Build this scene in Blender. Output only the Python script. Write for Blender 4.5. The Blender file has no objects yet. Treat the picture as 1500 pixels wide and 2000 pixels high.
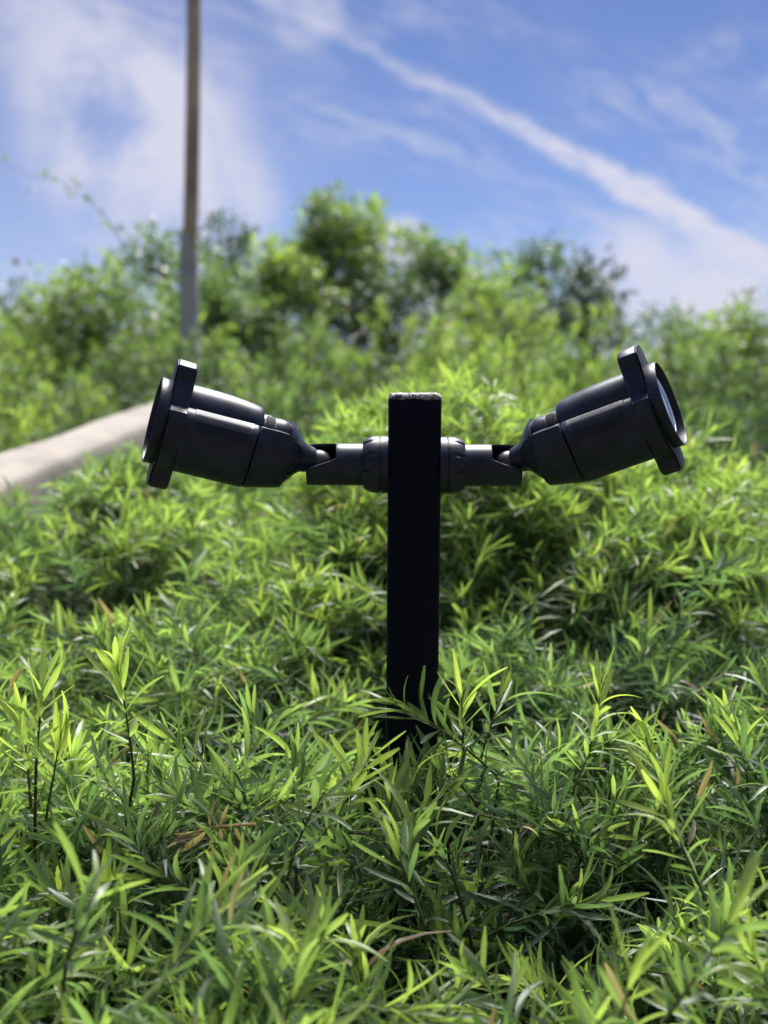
import bpy, bmesh, math, random
import numpy as np
from mathutils import Vector, Matrix, Euler
R = math.radians
C = bpy.context.scene.collection
sc = bpy.context.scene

# ------------------------------------------------------------------ camera
CAMZ, CAMY, F = 0.81, -1.08, 2200.0          # F: focal length in pixels of the 1500x2000 photograph
PITCH = R(6.6)
FWD = np.array([0, math.cos(PITCH), -math.sin(PITCH)])
UP = np.array([0, math.sin(PITCH), math.cos(PITCH)])
RT = np.array([1.0, 0, 0])
CAM = np.array([0, CAMY, CAMZ])
cd = bpy.data.cameras.new('camera'); cam = bpy.data.objects.new('camera', cd); C.objects.link(cam)
cam.location = CAM; cam.rotation_euler = (R(90) - PITCH, 0, 0)
cd.sensor_width = 36; cd.lens = F / 2000 * 36
cd.clip_start = 0.05; cd.clip_end = 2000
cd.dof.use_dof = True; cd.dof.focus_distance = 1.0; cd.dof.aperture_fstop = 4.3; cd.dof.aperture_blades = 0
sc.camera = cam

def pdir(px, py):
    d = FWD + RT * (px - 750) / F - UP * (py - 1000) / F
    return d / np.linalg.norm(d)
def at(px, py, y):
    d = pdir(px, py); return CAM + d * (y - CAMY) / d[1]

# ------------------------------------------------------------------ sky and sun
SUN_EL, SUN_AZ = R(56), R(8)
SKY_STRENGTH = 0.05
sc.view_settings.view_transform = 'Standard'; sc.view_settings.look = 'None'
sc.view_settings.exposure = 1.15; sc.view_settings.gamma = 1; sc.view_settings.use_curve_mapping = False
world = bpy.data.worlds.new('World'); sc.world = world; world.use_nodes = True

class G:                                       # small node-tree writer
    def __init__(s, nt): s.nt = nt; nt.nodes.clear()
    def n(s, t, **kw):
        x = s.nt.nodes.new(t)
        for k, v in kw.items(): setattr(x, k, v)
        return x
    def put(s, sock, v):
        if isinstance(v, bpy.types.NodeSocket): s.nt.links.new(v, sock)
        else: sock.default_value = v
    def m(s, op, a, b=0.0, c=None, clamp=False):
        x = s.n('ShaderNodeMath', operation=op, use_clamp=clamp)
        s.put(x.inputs[0], a); s.put(x.inputs[1], b)
        if c is not None: s.put(x.inputs[2], c)
        return x.outputs[0]
    def dot(s, a, v):
        x = s.n('ShaderNodeVectorMath', operation='DOT_PRODUCT'); s.put(x.inputs[0], a); s.put(x.inputs[1], tuple(float(k) for k in v)); return x.outputs['Value']
    def ss(s, v, lo, hi):
        x = s.n('ShaderNodeMapRange', interpolation_type='SMOOTHSTEP'); s.put(x.inputs[0], v); s.put(x.inputs[1], lo); s.put(x.inputs[2], hi); return x.outputs[0]
    def mix(s, f, a, b, mode='MIX'):
        x = s.n('ShaderNodeMix', data_type='RGBA', blend_type=mode)
        s.put(x.inputs[0], f); s.put(x.inputs[6], a); s.put(x.inputs[7], b); return x.outputs[2]
    def noise(s, vec, scale, detail=4, rough=.55, dist=0.0):
        x = s.n('ShaderNodeTexNoise'); s.put(x.inputs['Vector'], vec) if vec is not None else None
        x.inputs['Scale'].default_value = scale; x.inputs['Detail'].default_value = detail
        x.inputs['Roughness'].default_value = rough; x.inputs['Distortion'].default_value = dist
        return x.outputs[0]
    def vmul(s, a, v):
        x = s.n('ShaderNodeVectorMath', operation='MULTIPLY'); s.put(x.inputs[0], a); s.put(x.inputs[1], v); return x.outputs[0]

def c4(c): return (c[0], c[1], c[2], 1.0)
g = G(world.node_tree)
tc = g.n('ShaderNodeTexCoord'); D = tc.outputs['Generated']
sky = g.n('ShaderNodeTexSky', sky_type='NISHITA', sun_disc=False)
sky.sun_elevation = SUN_EL; sky.sun_rotation = SUN_AZ
sky.altitude = 200; sky.air_density = 0.8; sky.dust_density = 0.1; sky.ozone_density = 6.0
base = g.mix(1.0, sky.outputs[0], (.88, .78, .89, 1), 'MULTIPLY')
def nrm(v): return v / np.linalg.norm(v)
sep = g.n('ShaderNodeSeparateXYZ'); g.put(sep.inputs[0], D)
# cirrus lies on a sheet high overhead: direction / height
zz = g.m('ADD', g.m('MAXIMUM', sep.outputs[2], 0.0), 0.25)
com = g.n('ShaderNodeCombineXYZ')
g.put(com.inputs[0], g.m('DIVIDE', sep.outputs[0], zz)); g.put(com.inputs[1], g.m('DIVIDE', sep.outputs[1], zz))
def q(px, py):
    d = pdir(px, py); return d[:2] / (max(d[2], 0) + .25)
qa, qb = q(700, 90), q(1400, 470); sd = nrm(qb - qa)
mp = g.n('ShaderNodeMapping', vector_type='TEXTURE'); g.put(mp.inputs[0], com.outputs[0])
mp.inputs['Rotation'].default_value = (0, 0, math.atan2(sd[1], sd[0]))
cir = g.vmul(mp.outputs[0], (1.0, 2.6, 1.0))
n_fine = g.noise(cir, 8.0, 9, .66, .8)
n_big = g.noise(com.outputs[0], 2.2, 3, .5, .3)
n_puff = g.noise(D, 12.0, 7, .6, .35)
def streak(pa, pb, w0, w1, amp, wob, lo, hi):
    """a band of cirrus along a great circle; w0 -> w1 its half width along the way"""
    a, b = pdir(*pa), pdir(*pb)
    n = nrm(np.cross(a, b)); t = nrm(b - a)
    along = g.ss(g.dot(D, t), float(np.dot(a, t)), float(np.dot(b, t)))
    w = g.m('ADD', w0, g.m('MULTIPLY', along, w1 - w0))
    d = g.m('ABSOLUTE', g.m('ADD', g.dot(D, n), g.m('MULTIPLY', g.m('SUBTRACT', n_puff, .5), wob)))
    f = g.m('SUBTRACT', 1.0, g.ss(g.m('DIVIDE', d, w), 0.0, 1.0))
    f = g.m('MULTIPLY', f, g.m('ADD', .25, g.m('MULTIPLY', along, .75)))
    return g.m('MULTIPLY', g.m('MULTIPLY', f, g.ss(n_fine, lo, hi)), amp)
def blob(p, r, amp, lo, hi):
    d = g.dot(D, pdir(*p))
    f = g.ss(d, math.cos(r), 1.0)
    return g.m('MULTIPLY', g.m('MULTIPLY', f, g.ss(n_puff, lo, hi)), amp)
parts = [streak((690, 78), (1500, 508), .010, .019, 1.9, .028, .22, .62),
         streak((1090, 90), (1560, 400), .022, .030, .5, .06, .32, .7),
         streak((540, 180), (950, 330), .025, .012, .35, .05, .3, .7),
         blob((270, 260), .115, 1.15, .30, .62), blob((120, 80), .075, .75, .33, .62), blob((420, 400), .07, .8, .3, .6),
         blob((120, 330), .30, .2, -1.0, -.5), blob((590, 20), .04, .6, .3, .6),
         blob((790, 480), .032, 1.0, .1, .5), blob((1400, 565), .06, 1.1, .2, .55), blob((1230, 535), .06, 1.0, .2, .55),
         g.m('MULTIPLY', g.m('MULTIPLY', g.ss(n_fine, .36, .75), g.ss(n_big, .36, .66)), .5)]
cloud = parts[0]
for p in parts[1:]:
    cloud = g.m('SUBTRACT', 1.0, g.m('MULTIPLY', g.m('SUBTRACT', 1.0, cloud, clamp=True), g.m('SUBTRACT', 1.0, p, clamp=True)))
fade = g.ss(sep.outputs[2], -.02, .05)
cloud = g.m('MULTIPLY', g.m('MULTIPLY', cloud, fade), .92)
col = g.mix(cloud, base, (6.5, 6.5, 7.7, 1))
bg = g.n('ShaderNodeBackground'); g.put(bg.inputs[0], col); bg.inputs[1].default_value = SKY_STRENGTH
wo = g.n('ShaderNodeOutputWorld'); g.put(wo.inputs[0], bg.outputs[0])

sl = bpy.data.lights.new('sun', 'SUN'); sun = bpy.data.objects.new('sun', sl); C.objects.link(sun)
sl.energy = 5.0; sl.angle = R(40); sl.color = (1.0, .98, .94)
sdv = Vector((math.sin(SUN_AZ) * math.cos(SUN_EL), math.cos(SUN_AZ) * math.cos(SUN_EL), math.sin(SUN_EL)))
sun.rotation_euler = sdv.to_track_quat('Z', 'Y').to_euler(); sun.location = (3, 4, 8)

# ------------------------------------------------------------------ materials
def mat(name):
    m = bpy.data.materials.new(name); m.use_nodes = True; return m, G(m.node_tree)
def principled(name, col, rough=.5, spec=.5, bump=0, bscale=200, vary=0.0, vscale=30, coords='Object', **kw):
    m, g = mat(name)
    p = g.n('ShaderNodeBsdfPrincipled'); o = g.n('ShaderNodeOutputMaterial'); g.put(o.inputs[0], p.outputs[0])
    t = g.n('ShaderNodeTexCoord').outputs[coords]
    if vary:
        nz = g.noise(t, vscale, 5, .6)
        f = g.ss(nz, .3, .7)
        g.put(p.inputs['Base Color'], g.mix(f, c4([k * (1 - vary) for k in col]), c4([k * (1 + vary) for k in col])))
        g.put(p.inputs['Roughness'], g.m('ADD', rough - .06, g.m('MULTIPLY', nz, .12)))
    else:
        p.inputs['Base Color'].default_value = c4(col); p.inputs['Roughness'].default_value = rough
    p.inputs['Specular IOR Level'].default_value = spec
    if bump:
        b = g.n('ShaderNodeBump'); b.inputs['Strength'].default_value = bump; b.inputs['Distance'].default_value = .0006
        g.put(b.inputs['Height'], g.noise(t, bscale, 3)); g.put(p.inputs['Normal'], b.outputs[0])
    for k, v in kw.items(): p.inputs[k].default_value = v
    return m

def leaf_material(name, young, mid, old, transl=.52, single=False, rough=.36, spec=.7):
    """single leaves carry their age in the object colour, leaf masses in the vertex attribute 'leafdata' (age, random, along, edge)"""
    m, g = mat(name)
    at_ = g.n('ShaderNodeAttribute', attribute_name='leafdata')
    s = g.n('ShaderNodeSeparateColor'); g.put(s.inputs[0], at_.outputs['Color'])
    if single:
        oi = g.n('ShaderNodeObjectInfo'); s2 = g.n('ShaderNodeSeparateColor'); g.put(s2.inputs[0], oi.outputs['Color'])
        age, rnd = s2.outputs[0], s2.outputs[1]
    else: age, rnd = s.outputs[0], s.outputs[1]
    along, edge = s.outputs[2], at_.outputs['Alpha']
    cr = g.n('ShaderNodeValToRGB'); g.put(cr.inputs[0], age)
    e = cr.color_ramp.elements
    e[0].position = 0; e[0].color = c4(young); e[1].position = .92; e[1].color = c4(old)
    x = e.new(.45); x.color = c4(mid)
    x = e.new(.955); x.color = (.20, .120, .075, 1)
    x = e.new(1.0); x.color = (.33, .25, .19, 1)
    col = g.mix(g.m('MULTIPLY', rnd, .55), cr.outputs[0], g.mix(1.0, cr.outputs[0], (.62, .82, 1.0, 1), 'MULTIPLY'))
    rim = g.m('ADD', g.m('MULTIPLY', g.m('POWER', edge, 3.0), .35), g.m('SUBTRACT', 1.0, g.ss(edge, 0, .22)))
    col = g.mix(g.m('MULTIPLY', rim, .35), col, g.mix(1.0, col, (1.7, 1.6, 1.4, 1), 'MULTIPLY'))  # margins lightened in the colour for light through thin edges; midrib paler
    t = g.n('ShaderNodeTexCoord')
    mot = g.noise(t.outputs['Object'], 60 if not single else 6, 3)
    col = g.mix(g.m('MULTIPLY', g.ss(mot, .45, .75), .3), col, g.mix(1.0, col, (.72, .75, .6, 1), 'MULTIPLY'))
    geo = g.n('ShaderNodeNewGeometry')
    pale = g.mix(.55, col, (.21, .28, .21, 1))
    face = g.mix(geo.outputs['Backfacing'], col, pale)
    p = g.n('ShaderNodeBsdfPrincipled'); g.put(p.inputs['Base Color'], face)
    p.inputs['Roughness'].default_value = rough; p.inputs['Specular IOR Level'].default_value = spec
    tr = g.n('ShaderNodeBsdfTranslucent'); g.put(tr.inputs[0], g.mix(1.0, col, (1.6, 1.8, .9, 1), 'MULTIPLY'))
    mx = g.n('ShaderNodeMixShader'); mx.inputs[0].default_value = transl
    g.put(mx.inputs[1], p.outputs[0]); g.put(mx.inputs[2], tr.outputs[0])
    o = g.n('ShaderNodeOutputMaterial'); g.put(o.inputs[0], mx.outputs[0])
    return m

YOUNG, MID, OLD = (.36, .42, .115), (.145, .205, .088), (.060, .100, .070)
M_leaf1 = leaf_material('leaf_single', YOUNG, MID, OLD, single=True)
M_leaf = leaf_material('leaf_mass', YOUNG, MID, OLD)
M_mid = leaf_material('leaf_slope', (.29, .35, .085), (.16, .21, .075), (.07, .105, .058), spec=.4, rough=.5)
M_mid2 = leaf_material('leaf_slope_dark', (.16, .21, .075), (.085, .125, .06), (.038, .065, .042), spec=.45, rough=.48)
M_tree = [leaf_material('leaf_tree_light', (.23, .28, .065), (.135, .18, .06), (.06, .09, .045)),
          leaf_material('leaf_tree_dark', (.11, .15, .06), (.06, .09, .05), (.028, .046, .034), transl=.3),
          leaf_material('leaf_tree_grey', (.20, .27, .10), (.13, .19, .08), (.07, .11, .06), transl=.35)]
M_stem = principled('stem_green', (.09, .11, .035), .6, .3, vary=.35, vscale=40)
M_wood = principled('bark', (.11, .075, .05), .85, .2, bump=.4, bscale=120, vary=.4)
M_black = principled('black_plastic', (.030, .033, .056), .36, .36, bump=.06, bscale=2500, vary=.3, vscale=60, **{'IOR': 1.5})
M_ball = principled('swivel_metal', (.09, .09, .10), .4, .5, vary=.2, vscale=80)
M_dark = principled('recess_shade', (.003, .003, .005), .7, .2)  # near black, stands for the shade inside slots and holes
M_edge = principled('black_rubber', (.006, .006, .010), .6, .4)
M_lens = principled('lens_glass', (.03, .03, .05), .08, .8, **{'Coat Weight': .6, 'Coat Roughness': .03})
M_refl = principled('lamp_reflector', (.72, .73, .76), .22, .6, **{'Metallic': .85})
M_ring = principled('pale_ring', (.75, .76, .82), .3, .6)
M_deadleaf = principled('dry_leaf', (.50, .29, .13), .7, .25, vary=.35, vscale=60)
M_paleleaf = principled('bleached_leaf', (.62, .46, .31), .7, .25, vary=.25, vscale=60)

def concrete():
    m, g = mat('concrete'); t = g.n('ShaderNodeTexCoord').outputs['Object']
    p = g.n('ShaderNodeBsdfPrincipled'); o = g.n('ShaderNodeOutputMaterial'); g.put(o.inputs[0], p.outputs[0])
    a = g.noise(t, 6, 6, .6); b = g.noise(t, 60, 4, .6)
    col = g.mix(g.ss(a, .35, .7), (.30, .26, .225, 1), (.20, .18, .155, 1))
    col = g.mix(g.m('MULTIPLY', g.ss(b, .5, .75), .5), col, (.20, .17, .14, 1))
    g.put(p.inputs['Base Color'], col); p.inputs['Roughness'].default_value = .88
    bu = g.n('ShaderNodeBump'); bu.inputs['Strength'].default_value = .5; bu.inputs['Distance'].default_value = .004
    g.put(bu.inputs['Height'], b); g.put(p.inputs['Normal'], bu.outputs[0])
    return m
def soil():
    m, g = mat('soil'); t = g.n('ShaderNodeTexCoord').outputs['Object']
    p = g.n('ShaderNodeBsdfPrincipled'); o = g.n('ShaderNodeOutputMaterial'); g.put(o.inputs[0], p.outputs[0])
    a = g.noise(t, 3, 5, .6); b = g.noise(t, 45, 5, .65)
    col = g.mix(g.ss(a, .35, .7), (.032, .025, .017, 1), (.025, .03, .014, 1))
    col = g.mix(g.m('MULTIPLY', g.ss(b, .48, .7), .6), col, (.06, .042, .026, 1))
    g.put(p.inputs['Base Color'], col); p.inputs['Roughness'].default_value = .95
    bu = g.n('ShaderNodeBump'); bu.inputs['Strength'].default_value = .8; bu.inputs['Distance'].default_value = .02
    g.put(bu.inputs['Height'], b); g.put(p.inputs['Normal'], bu.outputs[0])
    return m
def post_paint(ztop):
    """black paint, chipped to pale primer along the sawn top and in a few flakes"""
    m, g = mat('post_paint'); t = g.n('ShaderNodeTexCoord').outputs['Object']
    p = g.n('ShaderNodeBsdfPrincipled'); o = g.n('ShaderNodeOutputMaterial'); g.put(o.inputs[0], p.outputs[0])
    s = g.n('ShaderNodeSeparateXYZ'); g.put(s.inputs[0], t)
    n1 = g.noise(t, 70, 5, .65); n2 = g.noise(t, 300, 4, .6)
    edge = g.ss(g.m('ADD', s.outputs[2], g.m('MULTIPLY', g.m('SUBTRACT', n1, .5), .010)), ztop - .0062, ztop - .0048)
    chip = g.m('MULTIPLY', edge, g.ss(n2, .40, .52))
    fleck = g.m('MULTIPLY', g.ss(n1, .70, .74), g.ss(s.outputs[2], ztop - .05, ztop - .02))
    f = g.m('MAXIMUM', chip, fleck)
    col = g.mix(f, (.003, .003, .016, 1), g.mix(g.ss(n1, .4, .65), (.62, .58, .60, 1), (.30, .25, .22, 1)))
    col = g.mix(g.m('MULTIPLY', g.ss(g.noise(t, 25, 4), .55, .75), .35), col, (.02, .013, .013, 1))
    g.put(p.inputs['Base Color'], col); g.put(p.inputs['Roughness'], g.m('ADD', .62, g.m('MULTIPLY', n2, .2)))
    p.inputs['Specular IOR Level'].default_value = .25
    bu = g.n('ShaderNodeBump'); bu.inputs['Strength'].default_value = .5; bu.inputs['Distance'].default_value = .001
    g.put(bu.inputs['Height'], g.m('ADD', n2, g.m('MULTIPLY', f, 1.5))); g.put(p.inputs['Normal'], bu.outputs[0])
    return m
M_conc, M_soil = concrete(), soil()

# ------------------------------------------------------------------ mesh helpers
def tag(o, label=None, cat=None, group=None, kind=None):
    for k, v in (('label', label), ('category', cat), ('group', group), ('kind', kind)):
        if v: o[k] = v
    return o
def empty(name, loc, label=None, cat=None, group=None):
    o = bpy.data.objects.new(name, None); C.objects.link(o); o.location = tuple(loc); o.empty_display_size = .05
    return tag(o, label, cat, group)
def obj(name, me, m, parent=None, loc=None):
    o = bpy.data.objects.new(name, me); C.objects.link(o)
    if m is not None and not me.materials: me.materials.append(m)
    if parent: o.parent = parent
    if loc is not None: o.location = tuple(loc)
    return o
class MB:
    def __init__(s): s.v = []; s.f = []
    def add(s, v, f):
        k = len(s.v); s.v += [tuple(x) for x in v]; s.f += [tuple(i + k for i in q) for q in f]
    def tube(s, pts, rad, n=6, caps=True):
        pts = [Vector(p) for p in pts]; k0 = len(s.v); ref = Vector((0.31, .22, .93))
        for i, p in enumerate(pts):
            t = (pts[min(i + 1, len(pts) - 1)] - pts[max(i - 1, 0)]).normalized()
            a = t.cross(ref); a = a.normalized() if a.length > .05 else t.cross(Vector((1, 0, 0))).normalized()
            b = t.cross(a)
            for j in range(n):
                w = 2 * math.pi * j / n
                s.v.append(tuple(p + (a * math.cos(w) + b * math.sin(w)) * rad[i]))
        for i in range(len(pts) - 1):
            for j in range(n):
                s.f.append((k0 + i * n + j, k0 + i * n + (j + 1) % n, k0 + (i + 1) * n + (j + 1) % n, k0 + (i + 1) * n + j))
        if caps:
            s.f.append(tuple(k0 + j for j in range(n))[::-1]); s.f.append(tuple(k0 + (len(pts) - 1) * n + j for j in range(n)))
    def loft(s, secs, caps=True):
        """secs: list of rings of equal length"""
        n = len(secs[0]); k0 = len(s.v)
        for r in secs: s.v += [tuple(p) for p in r]
        for i in range(len(secs) - 1):
            for j in range(n):
                s.f.append((k0 + i * n + j, k0 + i * n + (j + 1) % n, k0 + (i + 1) * n + (j + 1) % n, k0 + (i + 1) * n + j))
        if caps:
            s.f.append(tuple(k0 + j for j in range(n))[::-1]); s.f.append(tuple(k0 + (len(secs) - 1) * n + j for j in range(n)))
    def lathe(s, prof, n=64, closed=False, zc=0.0):
        """prof: (x, r) along the x axis"""
        secs = [[(x, r * math.cos(2 * math.pi * j / n), zc + r * math.sin(2 * math.pi * j / n)) for j in range(n)] for x, r in prof]
        s.loft(secs + ([secs[0]] if closed else []), caps=not closed)
    def mesh(s, name, scale=1.0, smooth=32):
        me = bpy.data.meshes.new(name)
        me.from_pydata([(a * scale, b * scale, c * scale) for a, b, c in s.v], [], s.f); me.validate()
        bm = bmesh.new(); bm.from_mesh(me)
        bmesh.ops.remove_doubles(bm, verts=bm.verts, dist=1e-7); bmesh.ops.recalc_face_normals(bm, faces=bm.faces)
        bm.to_mesh(me); bm.free()
        if smooth:
            for p in me.polygons: p.use_smooth = True
            me.set_sharp_from_angle(angle=R(smooth))
        return me
def bevel(o, w, seg=2, ang=35):
    b = o.modifiers.new('bevel', 'BEVEL'); b.width = w; b.segments = seg; b.limit_method = 'ANGLE'; b.angle_limit = R(ang); b.harden_normals = False
    return o

# ---- leaves
def leaf_arrays(P, Dv, N, L, W, bend, fold, twist, age, rnd, segs):
    """all leaves at once: a lance-shaped blade folded along its midrib and bent along its length"""
    n = len(P); t = np.linspace(0, 1, segs + 1)
    w = np.minimum(1, np.sin(np.pi * np.clip(t, .03, .985) ** .92) ** .62 * 1.05); w[0] = .16; w[-1] = .28
    S = np.cross(Dv, N); S /= np.linalg.norm(S, axis=1, keepdims=True) + 1e-9
    N2 = np.cross(S, Dv)
    cen = P[:, None] + Dv[:, None] * (L[:, None] * (t - .22 * np.abs(bend)[:, None] * t ** 3))[..., None] + N2[:, None] * (L[:, None] * bend[:, None] * t ** 2)[..., None]
    a = (twist[:, None] * t)[..., None]
    St = S[:, None] * np.cos(a) + N2[:, None] * np.sin(a); Nt = -S[:, None] * np.sin(a) + N2[:, None] * np.cos(a)
    hw = (W[:, None] * .5 * w)[..., None]
    V = np.stack([cen - St * hw + Nt * hw * fold, cen, cen + St * hw + Nt * hw * fold], 2)      # n, rows, 3, xyz
    V = V.reshape(-1, 3)
    r = np.arange(segs)[:, None] * 3; q1 = np.concatenate([r + 0, r + 1, r + 4, r + 3], 1); q2 = np.concatenate([r + 1, r + 2, r + 5, r + 4], 1)
    q = np.concatenate([q1, q2], 0)
    Fc = (np.arange(n)[:, None, None] * (3 * (segs + 1)) + q[None]).reshape(-1, 4)
    col = np.zeros((n, segs + 1, 3, 4), np.float32)
    col[..., 0] = age[:, None, None]; col[..., 1] = rnd[:, None, None]; col[..., 2] = t[None, :, None]; col[..., 3] = np.array([1, 0, 1])[None, None, :]
    return V, Fc, col.reshape(-1, 4)
def quick_mesh(name, V, Fq, col):
    me = bpy.data.meshes.new(name)
    me.vertices.add(len(V)); me.vertices.foreach_set('co', np.ascontiguousarray(V, np.float32).ravel())
    me.loops.add(len(Fq) * 4); me.loops.foreach_set('vertex_index', np.ascontiguousarray(Fq, np.int32).ravel())
    me.polygons.add(len(Fq)); me.polygons.foreach_set('loop_start', np.arange(0, len(Fq) * 4, 4, dtype=np.int32))
    me.polygons.foreach_set('use_smooth', np.ones(len(Fq), bool))
    me.update(calc_edges=True)
    a = me.attributes.new('leafdata', 'FLOAT_COLOR', 'POINT'); a.data.foreach_set('color', np.ascontiguousarray(col, np.float32).ravel())
    return me
class Leaves:
    """a growing list of leaves"""
    KEYS = ('P', 'D', 'N', 'L', 'W', 'bend', 'fold', 'twist', 'age', 'rnd')
    def __init__(s): s.d = {k: [] for k in s.KEYS}
    def add(s, **kw):
        for k in s.KEYS: s.d[k].append(kw[k])
    def cat(s, o):
        for k in s.KEYS: s.d[k] += o.d[k]
    def __len__(s): return len(s.d['P'])
    def arr(s): return {k: np.array(v, float) for k, v in s.d.items()}
    def mesh(s, name, segs, origin=(0, 0, 0)):
        a = s.arr()
        return quick_mesh(name, *leaf_arrays(a['P'] - np.array(origin), a['D'], a['N'], a['L'], a['W'], a['bend'], .30, a['twist'], a['age'], a['rnd'], segs))

rng = np.random.default_rng(11)
rnd = random.Random(5)
def unit(v): v = np.asarray(v, float); return v / (np.linalg.norm(v) + 1e-12)

def shoot(base, tip, droop=0.0, age0=.0, leaf_len=.046, spacing=.0040, dead=.01, width=.0048, bright=0.0):
    """a leafy shoot from base to tip: the stem's points and its leaves in a spiral. Young leaves at the tip, old ones below."""
    base, tip = np.array(base, float), np.array(tip, float)
    d = tip - base; L = np.linalg.norm(d); d /= L
    side = unit(np.cross(d, rng.normal(size=3)))
    bow = rng.normal(0, .07) * L
    pts = [base + d * L * t + side * bow * 4 * t * (1 - t) + np.array([0, 0, droop * L * (t * (1 - t) * 3)]) for t in np.linspace(0, 1, 7)]
    lv = Leaves(); n = max(8, int(L / spacing)); ph = rng.uniform(0, 6.28)
    for i in range(n):
        t = .03 + .97 * (i + rng.uniform(-.3, .3)) / n; t = min(max(t, 0.02), .995)
        k = t * 6; j = min(int(k), 5); p = pts[j] + (pts[j + 1] - pts[j]) * (k - j); ax = unit(pts[j + 1] - pts[j])
        ph += 2.39996 + rng.normal(0, .25)
        a = unit(np.cross(ax, (0.31, .2, .93))); b = np.cross(ax, a)
        out = a * math.cos(ph) + b * math.sin(ph)
        ang = R(72) * (1 - t) + R(24) * t + rng.normal(0, .16)
        D_ = unit(ax * math.cos(ang) + out * math.sin(ang) + np.array([0, 0, .12]))
        N_ = unit(ax * math.sin(ang) - out * math.cos(ang))
        if rng.random() < .25: N_ = unit(N_ + rng.normal(0, .5, 3))
        l = leaf_len * (.62 + .5 * math.sin(math.pi * min(1, (1 - t) * 1.25 + .13)) ** 1.0) * rng.uniform(.75, 1.2)
        if t > .93: l *= .6
        ag = age0 + (1 - t) ** 1.0 * .95 * (1 - .35 * bright) + rng.normal(0, .08)
        ag = min(max(ag, 0), .92)
        if rng.random() < dead * (1.6 - t): ag = rng.uniform(.95, 1)
        lv.add(P=p, D=D_, N=N_, L=l, W=width * rng.uniform(.8, 1.2) * (.7 + .3 * l / leaf_len), bend=rng.normal(-.30, .40), fold=.3,
               twist=rng.normal(0, .6), age=ag, rnd=rng.random())
    return pts, lv

# the canopy of the planted slope (height above the camera's own height) against distance from the camera
HD = [.2, .6, 1.08, 1.35, 1.7, 2.2, 3.0, 4.5, 6.0, 8.0, 12.0, 20.0, 60, 2000]
HZ = [-.43, -.385, -.375, -.365, -.30, -.215, -.13, .02, .18, .42, .80, 1.0, .6, .3]
def canopy(x, y):
    return CAMZ + float(np.interp(y - CAMY, HD, HZ)) + (.030 if y < 1 else .018) * math.sin(9.1 * x + 4.3 * y + .6) * math.sin(6.3 * y - 5 * x) + .020 * math.sin(7.3 * y - 3.1 * x + 1) - max(0, x - .8) * float(np.interp(y, [2, 4, 6], [0, .12, .34]))
DEP_D, DEP_Z = [0, 2, 4, 8, 12, 2000], [.40, .48, .62, .9, 1.1, .4]
def ground(x, y):
    d = y - CAMY
    return CAMZ + float(np.interp(d, HD, HZ)) - float(np.interp(d, DEP_D, DEP_Z)) + .03 * math.sin(1.7 * x) * math.cos(1.3 * y)

# ------------------------------------------------------------------ ground
def make_ground():
    xs = sorted(set([-900, -300, -120, -60, -30, -18, -12, -8] + list(np.round(np.arange(-6, 6.01, .25), 3)) + [8, 12, 18, 30, 60, 120, 300, 900]))
    ys = sorted(set([-300, -100, -40, -20, -12, -8, -5, -3] + list(np.round(np.arange(-2, 12.01, .25), 3)) + [14, 17, 20, 26, 35, 60, 120, 300, 900, 1800]))
    v = [(x, y, ground(x, y) if y > -3 else ground(x, -1.0) + min(4.5, .85 * (-2.6 - y))) for y in ys for x in xs]  # unseen bank added behind the camera to block sky light and darken reflections
    nx = len(xs); f = [(j * nx + i, j * nx + i + 1, (j + 1) * nx + i + 1, (j + 1) * nx + i) for j in range(len(ys) - 1) for i in range(nx - 1)]
    me = bpy.data.meshes.new('hillside'); me.from_pydata(v, [], f)
    for p in me.polygons: p.use_smooth = True
    o = obj('hillside', me, M_soil); tag(o, 'dark soil of the planted slope under the shrubs', None, None, 'structure')
make_ground()

# ------------------------------------------------------------------ concrete kerb, pole
def make_kerb():
    A = at(0, 935, CAMY + 2.2); B = at(318, 810, CAMY + 3.3)
    d = unit(B - A); A = A - d * .9; B = B + d * .45
    side = unit(np.cross(d, (0, 0, 1))); up = np.cross(side, d)
    mb = MB(); secs = []
    prof = [(-.18, -.40), (.0, -.40), (.0, -.035), (-.010, -.014), (-.04, 0), (-.14, 0), (-.17, -.014), (-.18, -.035)]
    L = np.linalg.norm(B - A)
    for i in range(9):
        c = A + d * L * i / 8
        k = 1 if i < 8 else .0
        secs.append([tuple(c + side * (a + rng.normal(0, .002)) + up * (b + rng.normal(0, .002))) for a, b in prof])
    mb.loft(secs); o0 = A + d * L * .5
    mb.v = [tuple(np.array(p) - o0) for p in mb.v]
    o = obj('concrete_wall', mb.mesh('concrete_wall'), M_conc, loc=o0)
    bevel(o, .006)
    tag(o, 'low pale concrete kerb wall running up the slope behind the left spotlight', 'wall')
make_kerb()
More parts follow.
